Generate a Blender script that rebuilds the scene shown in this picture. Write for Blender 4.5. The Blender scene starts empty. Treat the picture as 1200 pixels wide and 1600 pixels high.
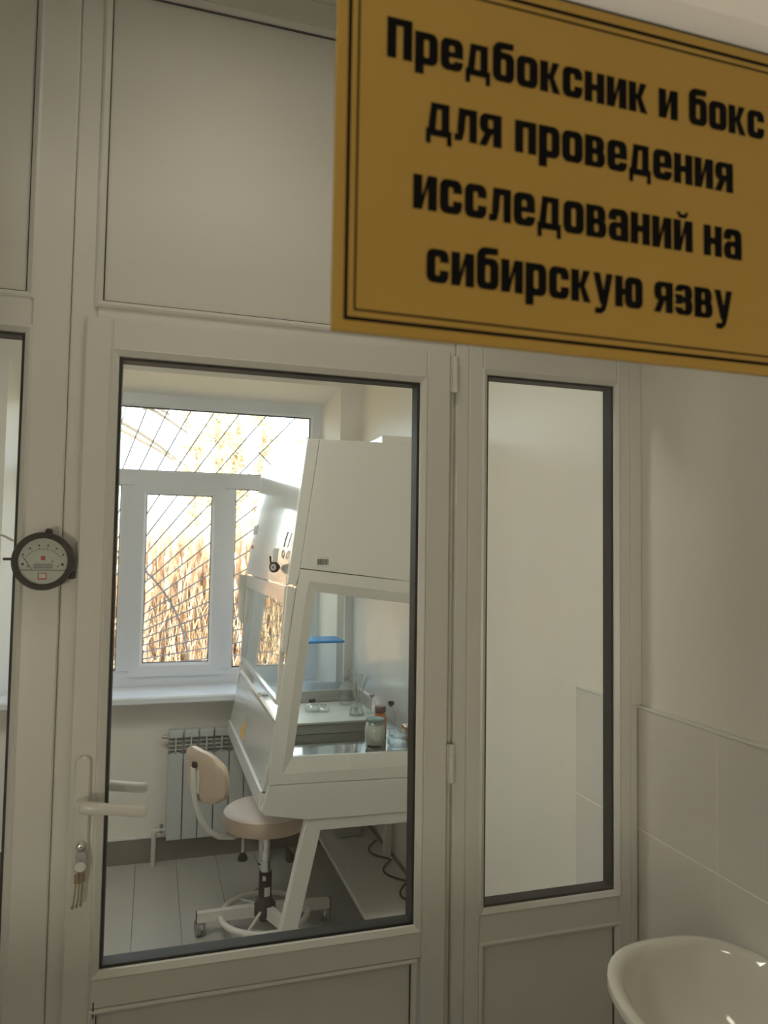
import bpy, bmesh, math, random
from mathutils import Vector, Matrix, Euler
random.seed(7)
C = bpy.context.scene.collection
H = 1.70                      # eye height; builders below use heights relative to the eye
PI = math.pi

# ------------------------------------------------------------ camera
cam_d = bpy.data.cameras.new('camera')
cam = bpy.data.objects.new('camera', cam_d); C.objects.link(cam)
yaw, pitch, roll = math.radians(17.25), math.radians(3.04), math.radians(-.853)
f = Vector((math.sin(yaw)*math.cos(pitch), math.cos(yaw)*math.cos(pitch), math.sin(pitch)))
r = Vector((math.cos(yaw), -math.sin(yaw), 0)); d = f.cross(r)
r2 = math.cos(roll)*r + math.sin(roll)*d; d2 = -math.sin(roll)*r + math.cos(roll)*d
cam.matrix_world = Matrix(((r2.x, -d2.x, -f.x, 0), (r2.y, -d2.y, -f.y, 0), (r2.z, -d2.z, -f.z, H), (0, 0, 0, 1)))
cam_d.sensor_fit = 'HORIZONTAL'; cam_d.sensor_width = 36; cam_d.lens = 36*1157/1200
cam_d.clip_start = .05
cam_d.dof.use_dof = True; cam_d.dof.focus_distance = 2.4; cam_d.dof.aperture_fstop = 11
S = bpy.context.scene
S.camera = cam
# ------------------------------------------------------------ sky, sun, exposure
w = bpy.data.worlds.new('sky'); S.world = w; w.use_nodes = True
nt = w.node_tree; bg = nt.nodes['Background']
sky = nt.nodes.new('ShaderNodeTexSky'); sky.sky_type = 'NISHITA'; sky.sun_disc = False
sky.sun_elevation = math.radians(38); sky.sun_rotation = math.radians(215); sky.dust_density = 3.0
hz = nt.nodes.new('ShaderNodeHueSaturation'); hz.inputs['Saturation'].default_value = .45   # hazy pale sky
nt.links.new(sky.outputs[0], hz.inputs['Color']); nt.links.new(hz.outputs[0], bg.inputs[0]); bg.inputs[1].default_value = 1.6
sd = bpy.data.lights.new('sun', 'SUN'); sd.energy = 10; sd.angle = .009; sd.color = (1, .94, .84)
sun = bpy.data.objects.new('sun', sd); C.objects.link(sun)
sun.rotation_euler = Vector((.62, .38, -.62)).to_track_quat('-Z', 'Y').to_euler()
S.view_settings.view_transform = 'Standard'; S.view_settings.look = 'None'
S.view_settings.gamma = 1; S.view_settings.use_curve_mapping = False
S.view_settings.exposure = 0.0
FILL_CORRIDOR, FILL_VEST, FILL_BOX = 3, 2.0, 19  # powers of the lamps added as fill for each room
FILL_WALL = 27
FILL_CAB = 2.2
WARM, NEUT = (1, .915, .785), (1, .95, .87)
S.cycles.max_bounces = 10; S.cycles.diffuse_bounces = 6; S.cycles.glossy_bounces = 6
S.cycles.transparent_max_bounces = 32; S.cycles.caustics_reflective = False; S.cycles.caustics_refractive = False
S.cycles.sample_clamp_indirect = 6

# ------------------------------------------------------------ materials
def lin(c): return tuple(((v/12.92) if v <= .04045 else ((v+.055)/1.055)**2.4) for v in c)
def mat(name, col, rough=.5, metal=0, noise=0, scale=8, bump=0, coat=0, spec=.5):
    m = bpy.data.materials.new(name); m.use_nodes = True
    n = m.node_tree.nodes; l = m.node_tree.links; b = n['Principled BSDF']
    b.inputs['Base Color'].default_value = (*col, 1); b.inputs['Roughness'].default_value = rough
    b.inputs['Metallic'].default_value = metal; b.inputs['Coat Weight'].default_value = coat
    b.inputs['Coat Roughness'].default_value = .06
    b.inputs['Specular IOR Level'].default_value = spec
    if noise or bump:
        tc = n.new('ShaderNodeTexCoord'); t = n.new('ShaderNodeTexNoise')
        t.inputs['Scale'].default_value = scale; t.inputs['Detail'].default_value = 6
        l.new(tc.outputs['Object'], t.inputs['Vector'])
        if noise:
            mx = n.new('ShaderNodeMix'); mx.data_type = 'RGBA'
            mx.inputs[6].default_value = (*[c*(1-noise) for c in col], 1)
            mx.inputs[7].default_value = (*[min(1, c*(1+noise)) for c in col], 1)
            l.new(t.outputs[0], mx.inputs[0]); l.new(mx.outputs[2], b.inputs['Base Color'])
        if bump:
            bp = n.new('ShaderNodeBump'); bp.inputs['Strength'].default_value = bump; bp.inputs['Distance'].default_value = .004
            l.new(t.outputs[0], bp.inputs['Height']); l.new(bp.outputs[0], b.inputs['Normal'])
    return m
def glass(name, tint=(.94, .97, .96), ior=1.5, extra=0.0, rough=0.0):
    m = bpy.data.materials.new(name); m.use_nodes = True
    n = m.node_tree.nodes; l = m.node_tree.links; n.remove(n['Principled BSDF'])
    tr = n.new('ShaderNodeBsdfTransparent'); tr.inputs[0].default_value = (*tint, 1)
    gl = n.new('ShaderNodeBsdfGlossy'); gl.inputs['Roughness'].default_value = rough
    fr = n.new('ShaderNodeFresnel'); fr.inputs[0].default_value = ior
    mth = n.new('ShaderNodeMath'); mth.operation = 'ADD'; mth.inputs[1].default_value = extra; mth.use_clamp = True
    mx = n.new('ShaderNodeMixShader')
    ge = n.new('ShaderNodeNewGeometry'); fb = n.new('ShaderNodeMath'); fb.operation = 'SUBTRACT'; fb.inputs[0].default_value = 1
    l.new(ge.outputs['Backfacing'], fb.inputs[1])      # only the outer face of a wall of glass reflects: no total reflection inside thin panes
    mu = n.new('ShaderNodeMath'); mu.operation = 'MULTIPLY'
    l.new(fr.outputs[0], mth.inputs[0]); l.new(mth.outputs[0], mu.inputs[0]); l.new(fb.outputs[0], mu.inputs[1]); l.new(mu.outputs[0], mx.inputs[0])
    l.new(tr.outputs[0], mx.inputs[1]); l.new(gl.outputs[0], mx.inputs[2]); l.new(mx.outputs[0], n['Material Output'].inputs[0])
    return m
def glassware(name, tint=(.985, .992, .99), extra=.13, edge=(.70, .76, .77)):
    """thin-walled glass: tint grows towards the grazing rim, where the wall is seen edge on"""
    m = glass(name, tint, 1.5, extra, .04)
    n = m.node_tree.nodes; l = m.node_tree.links
    lw = n.new('ShaderNodeLayerWeight'); lw.inputs[0].default_value = .35
    mx = n.new('ShaderNodeMix'); mx.data_type = 'RGBA'
    mx.inputs[6].default_value = (*tint, 1); mx.inputs[7].default_value = (*edge, 1)
    l.new(lw.outputs['Facing'], mx.inputs[0])
    tr = [x for x in n if x.type == 'BSDF_TRANSPARENT'][0]; l.new(mx.outputs[2], tr.inputs[0])
    return m
def island(name, cols, rough=.7):
    m = bpy.data.materials.new(name); m.use_nodes = True
    n = m.node_tree.nodes; l = m.node_tree.links; b = n['Principled BSDF']; b.inputs['Roughness'].default_value = rough
    g = n.new('ShaderNodeNewGeometry'); cr = n.new('ShaderNodeValToRGB')
    el = cr.color_ramp.elements
    while len(el) < len(cols): el.new(.5)
    for i, c in enumerate(cols): el[i].position = i/(len(cols)-1); el[i].color = (*c, 1)
    l.new(g.outputs['Random Per Island'], cr.inputs[0]); l.new(cr.outputs[0], b.inputs['Base Color'])
    return m
M = dict(
    pvc=mat('white_pvc', (.70, .69, .655), .28, noise=.03, scale=3),
    pvc_win=mat('window_pvc', (.74, .77, .83), .3, noise=.02, scale=3),
    panel=mat('glossy_panel', (.66, .65, .60), .48, noise=.02, scale=2),
    black=mat('black_rubber', (.012, .012, .012), .55),
    spacer=mat('dark_spacer', (.016, .0165, .016), .5, spec=.25),
    wall=mat('white_paint', (.80, .77, .72), .55, noise=.03, scale=4, bump=.08),
    wallv=mat('vestibule_paint', (.77, .735, .665), .4, noise=.03, scale=4, bump=.05),
    tile=mat('glazed_tile', (.68, .65, .615), .12, noise=.04, scale=5, coat=.4),
    grout=mat('grout', (.90, .87, .82), .8),
    ceil=mat('ceiling_white', (.8, .8, .78), .8, noise=.02),
    skirt=mat('taupe_skirting', (.20, .175, .155), .35, noise=.12, scale=6),
    plank=mat('grey_floor', (.47, .46, .44), .22, noise=.08, scale=5, bump=.03),
    groove=mat('floor_joint', (.25, .24, .225), .7),
    steelw=mat('white_enamel', (.70, .69, .66), .24, noise=.02, scale=2, coat=.25),
    hoodw=mat('white_gloss_enamel', (.62, .61, .585), .16, noise=.02, scale=2, coat=.6),
    steel=mat('stainless', (.62, .63, .64), .10, 1, noise=.03, scale=20),
    traym=mat('tray_laminate', (.62, .64, .62), .3, noise=.15, scale=9),
    trayedge=mat('tray_edge', (.36, .36, .34), .4, noise=.05),
    satin=mat('satin_steel', (.40, .40, .39), .4, .6),
    chrome=mat('chrome', (.78, .78, .77), .2, 1),
    brass=mat('brass_key', (.30, .235, .14), .35, .8, noise=.1, scale=60),
    rad=mat('radiator_enamel', (.52, .545, .55), .35, noise=.02),
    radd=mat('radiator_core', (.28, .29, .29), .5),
    pipe=mat('white_pipe', (.60, .58, .53), .4),
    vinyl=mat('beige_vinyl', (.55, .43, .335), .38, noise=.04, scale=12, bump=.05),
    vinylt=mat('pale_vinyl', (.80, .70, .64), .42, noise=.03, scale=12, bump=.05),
    wmetal=mat('white_metal', (.70, .68, .64), .3, noise=.02),
    dark=mat('dark_plastic', (.024, .020, .019), .5, spec=.2),
    darkm=mat('maroon_black_plastic', (.045, .03, .03), .4),
    grey=mat('grey_plastic', (.30, .30, .29), .5),
    ceramic=mat('sink_ceramic', (.72, .70, .62), .07, noise=.02, scale=2, coat=.8),
    gold=mat('gold_plate', (.40, .258, .058), .40, .6, noise=.05, scale=3),
    ink=mat('black_ink', (.003, .003, .003), .7, spec=.08),
    lab=mat('label_paper', (.72, .70, .67), .6),
    lab2=mat('label_grey', (.42, .41, .40), .6),
    red=mat('red_print', (.55, .06, .05), .5),
    orange=mat('amber_glass', (.62, .20, .03), .12, coat=.5),
    brown=mat('brown_cap', (.16, .075, .065), .4),
    yellow=mat('hazard_yellow', (.75, .42, .04), .5),
    blue=mat('blue_lid', (.03, .22, .55), .35),
    teal=mat('teal_lid', (.17, .27, .28), .3, coat=.3),
    powder=mat('white_powder', (.66, .645, .59), .8, noise=.04, scale=40),
    face=mat('dial_face', (.62, .62, .59), .5),
    grille=mat('grille_iron', (.33, .32, .35), .6),
    earth=mat('dry_ground', (.42, .33, .15), .9, noise=.3, scale=2),
    bark=mat('pale_bark', (.55, .45, .30), .8, noise=.35, scale=9),
    barkg=mat('grey_bark', (.13, .11, .09), .8, noise=.3, scale=9),
    outer=mat('outer_render', (.7, .68, .62), .8, noise=.05),
    cord=mat('black_cord', (.02, .02, .02), .5),
    foot=mat('rubber_wheel', (.24, .24, .235), .45),
    reed=island('reeds', [(.46, .26, .15), (.54, .35, .22), (.58, .42, .29), (.64, .52, .40), (.50, .30, .18)]),
    leaf=island('yellow_leaves', [(.62, .47, .26), (.74, .62, .40), (.55, .42, .26), (.70, .60, .42)]),
    pane=glass('window_glass', (.96, .98, .975)),
    pane2=glass('near_glass', (.965, .97, .95), extra=.012),
    sash=glass('sash_glass', (.86, .90, .88), 1.6, .05),
    cont=glass('clear_plastic', (.92, .955, .99), 1.4, .08, .15),
    gware=glassware('clear_glassware'),
    rodglass=glassware('rod_glass', (.97, .98, .98), .50, (.90, .94, .95)),
    diffuser=None)
def emit(name, col, s):
    m = bpy.data.materials.new(name); m.use_nodes = True
    b = m.node_tree.nodes['Principled BSDF']; b.inputs['Base Color'].default_value = (*col, 1)
    b.inputs['Emission Color'].default_value = (*col, 1); b.inputs['Emission Strength'].default_value = s
    return m
M['diffuser'] = emit('added_lamp_diffuser', WARM, 2.0)  # glow of the added lamps

# ------------------------------------------------------------ builders
ORG = {}
class MB:
    def __init__(s): s.v = []; s.f = []; s.sm = []
    def add(s, vs, fs, smooth=False):
        o = len(s.v); s.v += [tuple(p) for p in vs]
        for q in fs: s.f.append([o+i for i in q]); s.sm.append(smooth)
        return s
    def box(s, x0, x1, y0, y1, z0, z1, b=.0015):
        b = min(b, abs(x1-x0)*.3, abs(y1-y0)*.3, abs(z1-z0)*.3)
        if b <= 0:
            return s.add([(x, y, z) for x in (x0, x1) for y in (y0, y1) for z in (z0, z1)],
                         [(0, 1, 3, 2), (4, 6, 7, 5), (0, 4, 5, 1), (2, 3, 7, 6), (0, 2, 6, 4), (1, 5, 7, 3)])
        bm = bmesh.new(); bmesh.ops.create_cube(bm, size=1)
        for v in bm.verts: v.co = ((x0+x1)/2+v.co.x*(x1-x0), (y0+y1)/2+v.co.y*(y1-y0), (z0+z1)/2+v.co.z*(z1-z0))
        bmesh.ops.bevel(bm, geom=bm.edges[:], offset=b, segments=1, affect='EDGES')
        return s.bm(bm)
    def bm(s, bm, smooth=False):
        bm.verts.index_update()
        s.add([tuple(v.co) for v in bm.verts], [[v.index for v in q.verts] for q in bm.faces], smooth); bm.free(); return s
    def prism(s, pts, a0, a1, axis='y', bev=0, hole=None):
        """polygon in the plane across `axis`, extruded a0..a1; optional hole = second polygon with the same number of points"""
        def P(p, a):
            return {'y': (p[0], a, p[1]), 'x': (a, p[0], p[1]), 'z': (p[0], p[1], a)}[axis]
        n = len(pts)
        if hole:
            vs = [P(p, a0) for p in pts]+[P(p, a0) for p in hole]+[P(p, a1) for p in pts]+[P(p, a1) for p in hole]
            fs = []
            for i in range(n):
                j = (i+1) % n
                fs += [(i, j, n+j, n+i), (2*n+i, 3*n+i, 3*n+j, 2*n+j), (i, 2*n+i, 2*n+j, j), (n+i, n+j, 3*n+j, 3*n+i)]
            bm = bmesh.new(); vv = [bm.verts.new(v) for v in vs]
            for q in fs: bm.faces.new([vv[i] for i in q])
        else:
            bm = bmesh.new(); vv = [bm.verts.new(P(p, a0)) for p in pts]+[bm.verts.new(P(p, a1)) for p in pts]
            bm.faces.new(vv[:n]); bm.faces.new(vv[n:][::-1])
            for i in range(n):
                j = (i+1) % n; bm.faces.new((vv[i], vv[n+i], vv[n+j], vv[j]))
        bmesh.ops.recalc_face_normals(bm, faces=bm.faces[:])
        if bev:
            ed = [e for e in bm.edges if abs(e.verts[0].co[{'x': 0, 'y': 1, 'z': 2}[axis]]-e.verts[1].co[{'x': 0, 'y': 1, 'z': 2}[axis]]) < 1e-6]
            bmesh.ops.bevel(bm, geom=ed, offset=bev, segments=1, affect='EDGES')
        if not hole: bmesh.ops.triangulate(bm, faces=[q for q in bm.faces if len(q.verts) > 4])
        return s.bm(bm)
    def loft_rect(s, rect, prof):
        """frame: closed profile of (inset, y) swept round a rectangle (x0,x1,z0,z1) with mitred corners"""
        x0, x1, z0, z1 = rect; n = len(prof); vs = []
        for i, y in prof: vs += [(x0+i, y, z0+i), (x1-i, y, z0+i), (x1-i, y, z1-i), (x0+i, y, z1-i)]
        fs = []
        for a in range(n):
            b = (a+1) % n
            for k in range(4):
                m = (k+1) % 4; fs.append((4*a+k, 4*a+m, 4*b+m, 4*b+k))
        bm = bmesh.new(); vv = [bm.verts.new(v) for v in vs]
        for q in fs: bm.faces.new([vv[i] for i in q])
        bmesh.ops.recalc_face_normals(bm, faces=bm.faces[:]); return s.bm(bm)
    def lathe(s, prof, c=(0, 0, 0), n=24, axis='z', smooth=True, cap=True):
        vs = []; m = len(prof)
        for rr, h in prof:
            for k in range(n):
                a = 2*PI*k/n; u, v = rr*math.cos(a), rr*math.sin(a)
                vs.append({'z': (c[0]+u, c[1]+v, c[2]+h), 'y': (c[0]+u, c[1]+h, c[2]+v), 'x': (c[0]+h, c[1]+u, c[2]+v)}[axis])
        fs = [(i*n+k, i*n+(k+1) % n, (i+1)*n+(k+1) % n, (i+1)*n+k) for i in range(m-1) for k in range(n)]
        bm = bmesh.new(); vv = [bm.verts.new(v) for v in vs]
        for q in fs: bm.faces.new([vv[i] for i in q])
        if cap:
            bm.faces.new([vv[k] for k in range(n)][::-1]); bm.faces.new([vv[(m-1)*n+k] for k in range(n)])
        bmesh.ops.remove_doubles(bm, verts=bm.verts[:], dist=1e-6)
        bmesh.ops.recalc_face_normals(bm, faces=bm.faces[:]); return s.bm(bm, smooth)
    def tube(s, pts, rad, n=8, closed=False, smooth=True, flat=1.0, up=None):
        pts = [Vector(p) for p in pts]; m = len(pts); R = rad if isinstance(rad, (list, tuple)) else [rad]*m
        vs = []; prev = None
        for i, p in enumerate(pts):
            a = pts[(i-1) % m] if (closed or i) else p; b = pts[(i+1) % m] if (closed or i < m-1) else p
            t = (b-a).normalized()
            if up is not None: x = Vector(up) - t*t.dot(Vector(up))
            elif prev is None: x = t.orthogonal()
            else: x = prev - t*t.dot(prev)
            x.normalize(); prev = x; y = t.cross(x)
            for k in range(n):
                an = 2*PI*k/n; vs.append(p + (x*math.cos(an)*flat+y*math.sin(an))*R[i])
        fs = [(i*n+k, i*n+(k+1) % n, ((i+1) % m)*n+(k+1) % n, ((i+1) % m)*n+k) for i in range(m if closed else m-1) for k in range(n)]
        if not closed: fs += [tuple(range(n))[::-1], tuple((m-1)*n+k for k in range(n))]
        return s.add(vs, fs, smooth)
    def build(s, name, m, parent=None, org=None):
        me = bpy.data.meshes.new(name); o = bpy.data.objects.new(name, me); C.objects.link(o)
        vs = s.v
        if parent is None:
            if org is None:
                xs, ys, zs = zip(*vs); org = ((min(xs)+max(xs))/2, (min(ys)+max(ys))/2, min(zs))
            ORG[o] = Vector(org); o.location = (org[0], org[1], org[2]+H)
        else:
            o.parent = parent; ORG[o] = ORG[parent]
        g = ORG[o]
        me.from_pydata([(x-g[0], y-g[1], z-g[2]) for x, y, z in vs], [], s.f)
        me.polygons.foreach_set('use_smooth', s.sm)
        if any(s.sm): me.set_sharp_from_angle(angle=math.radians(42))
        me.materials.append(m); me.update(); return o
def B(*a, **k): return MB().box(*a, **k)
def thing(name, loc, label, cat, group=None):
    o = bpy.data.objects.new(name, None); C.objects.link(o); o.empty_display_size = .05
    ORG[o] = Vector(loc); o.location = (loc[0], loc[1], loc[2]+H); return tag(o, label, cat, group)
def tag(o, label, cat, group=None, kind=None):
    o['label'] = label; o['category'] = cat
    if group: o['group'] = group
    if kind: o['kind'] = kind
    return o
def struct(o): o['kind'] = 'structure'; return o
def copy_tree(o, loc, label=None, group=None):
    r = o.copy(); C.objects.link(r); r.location = (loc[0], loc[1], loc[2]+H); ORG[r] = Vector(loc)
    if label: r['label'] = label
    if group: r['group'] = group
    def rec(a, b):
        for ch in list(a.children):
            c = ch.copy(); C.objects.link(c); c.parent = b; rec(ch, c)
    rec(o, r); return r

FL = -1.70           # floor
CE = 1.25            # ceiling
XL, XR = -1.9, 1.185  # side walls
YP, YW, YN, YB = 1.60, 4.30, .455, -2.4   # partition, window wall, near glass door, corridor end

# ------------------------------------------------------------ room shell
fl = struct(B(XL-.1, XR+.3, YB-.1, YW+.5, FL-.12, FL-.006, b=0).build('floor', M['groove']))
pl = None
for i in range(9):
    for j in range(1):
        x0 = -.46+.21*i; y0 = 1.75
        p = B(x0+.001, x0+.209, y0+.001, YW-.001, FL-.006, FL, b=.0008)
        p.build('plank', M['plank'], fl)
MB().box(-1.9, XR, YB, 1.74, FL-.006, FL-.001, b=0).build('vestibule_covering', M['plank'], fl)
struct(B(XL-.1, XR+.3, YB-.1, YW+.5, CE, CE+.15, b=0).build('ceiling', M['ceil']))
wr = struct(B(XR, XR+.25, YB-.1, YW+.5, FL, CE, b=0).build('wall_right', M['wallv']))
struct(B(XL-.2, XL, YB-.1, YW+.5, FL, CE, b=0).build('wall_left', M['wall']))
struct(B(XL, XR, YB-.2, YB, FL, CE, b=0).build('wall_behind', M['wallv']))
# tiles on the right wall, from behind the partition towards us
zrows = [(-.678, -.383), (-.975, -.681), (-1.272, -.978), (-1.569, -1.275)]
ycuts = [1.893, 1.335, .777, .47]
B(XR-.0098, XR, .46, 1.893, FL, -.383, b=0).build('tile_bed', M['grout'], wr)
for z0, z1 in zrows:
    for a, b in zip(ycuts[1:], ycuts[:-1]):
        B(XR-.011, XR-.0098, a+.0012, b-.0012, z0, z1, b=.0004).build('tile', M['tile'], wr)
B(XR-.014, XR, .46, 1.893, -.3825, -.376, b=.001).build('tile_edge_strip', M['pvc'], wr)

# window wall with a niche
NX0, NX1, NZ0, NZ1 = -.76, 1.053, -.832, .985
wb = MB()
for bx in ((XL, NX0, FL, CE), (NX1, XR, FL, CE), (NX0, NX1, NZ1, CE), (NX0, NX1, FL, NZ0)):
    wb.box(bx[0], bx[1], YW, YW+.42, bx[2], bx[3], b=0)
# splayed reveal
for p in ([(NX0, YW), (NX0+.075, YW+.2), (NX0, YW+.2)], [(NX1, YW), (NX1, YW+.2), (NX1-.075, YW+.2)]):
    wb.prism(p, NZ0, NZ1, 'z')
wb.prism([(YW, NZ1), (YW+.2, NZ1-.085), (YW+.2, NZ1)], NX0, NX1, 'x')
wbo = struct(wb.build('wall_back', M['wall']))
bb = struct(B(XL, XR, YW-.012, YW, FL, -1.572, b=.002).build('baseboard_back', M['skirt']))
MB().box(XL, XR, YW-.016, YW, -1.572, -1.562, b=.002).build('top_strip', M['pvc'], bb)
struct(B(XR-.012, XR, 1.9, YW-.012, FL, -1.50, b=.002).build('baseboard_right', M['skirt']))

# window
WX0, WX1, WZ0, WZ1 = -.72, 1.01, -.80, .92
wn = struct(MB().loft_rect((WX0, WX1, WZ0, WZ1), [(0, 4.50), (.085, 4.50), (.1, 4.515), (.1, 4.545), (.09, 4.57), (0, 4.57)]).build('window_1', M['pvc_win']))
def wbar(n, x0, x1, z0, z1, y0=4.50, y1=4.57): B(x0, x1, y0, y1, z0, z1, b=.006).build(n, M['pvc_win'], wn)
wbar('transom_bar', WX0+.09, WX1-.09, .36, .45)
wbar('mullion', -.185, -.10, WZ0+.09, .36)
wbar('mullion', .395, .465, WZ0+.09, .36)
# opening casement between the mullions
MB().loft_rect((-.115, .40, -.735, .385), [(0, 4.482), (.058, 4.482), (.072, 4.497), (.072, 4.54), (0, 4.54)]).build('casement', M['pvc_win'], wn)
for x0, x1, z0, z1 in ((WX0+.1, WX1-.1, .45, WZ1-.1), (WX0+.1, -.185, WZ0+.1, .36), (-.043, .328, -.663, .313), (.465, WX1-.1, WZ0+.1, .36)):
    MB().loft_rect((x0, x1, z0, z1), [(-.004, 4.513), (.004, 4.513), (.004, 4.53), (-.004, 4.53)]).build('gasket', M['spacer'], wn)
    B(x0-.003, x1+.003, 4.518, 4.524, z0-.003, z1+.003, b=0).build('pane', M['pane'], wn)
sill = B(NX0-.0, NX1-.0, 4.155, 4.50, NZ0, -.792, b=.008)
sl = struct(sill.build('trim_1', M['pvc_win']))

# ------------------------------------------------------------ partition of white plastic profiles
pf = MB(); Y0, Y1 = YP, YP+.06
def bar(x0, x1, z0, z1, y0=Y0, y1=Y1, b=.003): pf.box(x0, x1, y0, y1, z0, z1, b=b)
bar(-.245, -.1745, FL, 1.184)                      # left post
bar(-.1735, -.1245, FL, 1.184, Y0+.004)           # door jamb
bar(.672, .704, FL, 1.184); bar(.705, .742, FL, 1.184, Y0+.001)
bar(.640, .671, FL, .439, Y0+.010)
bar(-.124, .671, .44, .500, Y0+.004)           # head of the door
bar(-1.195, -.2455, .437, .498); bar(-1.2995, -1.196, FL, 1.184)
bar(.7425, 1.1115, .437, .499); bar(1.112, 1.150, FL, 1.184); bar(1.1505, XR, .0-.376, 1.184, Y0+.002); bar(1.1505, XR-.015, FL, -.376, Y0+.002)
bar(-1.3, XR, 1.185, CE); bar(-1.195, -.2455, FL, -1.55); bar(.7425, 1.1115, FL, -1.57)
bar(.7425, 1.1115, -.902, -.829)
bar(XL, -1.3, FL, CE)
pt = struct(pf.build('wall_partition', M['pvc']))
def glazing(rect, parent, pane=True, yf=Y0, bead=.012, panel=None):
    """bead, gasket and pane (or opaque panel) filling one opening"""
    MB().loft_rect(tuple(v+s for v, s in zip(rect, (-bead, bead, -bead, bead))),
                   [(-.003, yf+.03), (-.003, yf-.001), (.002, yf-.004), (bead-.001, yf+.003), (bead, yf+.006), (bead, yf+.045)]).build('glazing_bead', M['pvc'], parent)
    if pane:
        MB().loft_rect(rect, [(-.001, yf+.009), (.0055, yf+.010), (.006, yf+.045), (-.001, yf+.045)]).build('gasket', M['spacer'], parent)
        B(rect[0]-.004, rect[1]+.004, yf+.031, yf+.035, rect[2]-.004, rect[3]+.004, b=0).build('pane', M['pane'], parent)
    else:
        x0, x1, z0, z1 = rect
        MB().loft_rect(rect, [(-.001, yf+.008), (.0022, yf+.0085), (.0022, yf+.03), (-.001, yf+.03)]).build('gasket', M['black'], parent)
        B(x0-.001, x1+.001, yf+.0125, yf+.03, z0-.001, z1+.001, b=0).build('panel', M[panel or 'panel'], parent)
glazing((-.114, .660, .507, 1.176), pt, False)
glazing((.757, 1.100, .509, 1.176), pt, False)
glazing((-1.18, -.257, .509, 1.176), pt, False)
glazing((-1.18, -.2565, -1.54, .425), pt, True)
glazing((.753, 1.1045, -.820, .427), pt, True)
glazing((.755, 1.1045, -1.56, -.908), pt, False)

# ------------------------------------------------------------ door in the partition
dr = struct(MB().box(-.144, -.092, Y0-.014, Y0+.045, FL+.01, .468, b=.004).box(.594, .652, Y0-.014, Y0+.045, FL+.01, .468, b=.004)
    .box(-.093, .595, Y0-.0138, Y0+.045, .402, .468, b=.004).box(-.093, .595, Y0-.0138, Y0+.045, -.900, -.842, b=.004)
    .box(-.093, .595, Y0-.0138, Y0+.045, FL+.01, -1.56, b=.004).build('door_1', M['pvc']))
glazing((-.077, .5785, -.829, .3905), dr, True, Y0-.012, .0145)
glazing((-.081, .5735, -1.55, -.913), dr, False, Y0-.012, .010)
for z in (.415, -.48, -1.35):
    h = MB().lathe([(.006, -.043), (.0075, -.042), (.0075, .042), (.006, .043)], (.6625, Y0-.012, z), 12)
    for zz in (-.024, .024): h.lathe([(.0081, zz-.001), (.0081, zz+.001)], (.6625, Y0-.012, z), 12)
    h.box(.652, .672, Y0-.008, Y0+.004, z-.04, z+.04, b=.002)
    h.build('hinge', M['pvc'], dr)
B(-.086, -.0835, Y0-.0145, Y0-.012, -.915, -.885, b=0).build('drain_slot', M['black'], dr)
def handle(sgn, yf):
    """lever handle with a long back plate"""
    cx = -.118
    pts = [(cx+.0145*math.cos(a), -.4215+.012*math.sin(a)) for a in [PI*k/8 for k in range(9)]]+[(cx-.0145, -.655), (cx+.0145, -.655)]
    pts = [(x, z) for x, z in pts]
    p = MB().prism(pts, min(yf, yf+sgn*.010), max(yf, yf+sgn*.010), 'y', bev=.003).build('handle_plate', M['pvc'], dr)
    lv = MB().lathe([(.011, 0), (.0105, sgn*.012), (.010, sgn*.03)], (cx, yf+sgn*.008, -.497), 14, 'y')
    yy = yf+sgn*.045
    pth = [(cx, yf+sgn*.030, -.497), (cx+.004, yf+sgn*.040, -.4975), (cx+.018, yy, -.4985), (cx+.045, yy, -.502), (cx+.075, yy, -.507), (cx+.1, yy+sgn*.001, -.511), (cx+.118, yy+sgn*.001, -.5125), (cx+.122, yy, -.5125)]
    lv.tube(pth, [.011, .0125, .0125, .0115, .011, .0112, .011, .007], 12, flat=.62, up=(0, 1, 0))
    lv.build('lever', M['pvc'], p)
    if sgn < 0:
        MB().lathe([(.0095, 0), (.0095, -.003), (.0075, -.004), (.0075, -.010), (.006, -.011)], (cx+.002, yf-.010, -.580), 20, 'y').build('lock_cylinder', M['chrome'], p)
handle(-1, Y0-.014); handle(1, Y0+.045)

# keys hanging in the lock
kc = (-.116, Y0-.04, -.61)
ky = thing('key_bunch', (kc[0], kc[1], -.69), 'bunch of small brass keys hanging from the lock of the white glazed door', 'keys')
MB().prism([(kc[0]+.010*math.cos(a), -.594+.009*math.sin(a)) for a in [2*PI*k/12 for k in range(12)]], Y0-.040, Y0-.038).box(kc[0]-.003, kc[0]+.003, Y0-.04, Y0-.0245, -.583, -.577, b=0).build('key_in_lock', M['satin'], ky)
MB().tube([(kc[0]+.0125*math.cos(a), kc[1], -.612+.0125*math.sin(a)) for a in [2*PI*k/16 for k in range(16)]], .0011, 6, closed=True).build('ring', M['chrome'], ky)
MB().lathe([(.0095, -.0015), (.0095, .0015)], (kc[0]+.001, kc[1]-.003, -.612), 18, 'y').build('tag_disc', M['lab'], ky)
for i, dx in enumerate((-.0055, 0, .0055)):
    y = kc[1]-.004+.004*i; x0 = kc[0]+dx; x1 = x0+dx*.25-.003
    k = MB().prism([(x0-.0042, -.625), (x0+.0042, -.625), (x0+.0042, -.6435), (x0-.0042, -.6435)], y, y+.0015)
    k.prism([(x0-.0014, -.6435), (x0+.0014, -.6435), (x1+.0012, -.690), (x1-.0012, -.690)], y, y+.0015)
    k.prism([(x1-.0012, -.681), (x1-.0036, -.687), (x1-.0012, -.690)], y, y+.0015)
    k.build('key', M['brass'], ky)

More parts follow.
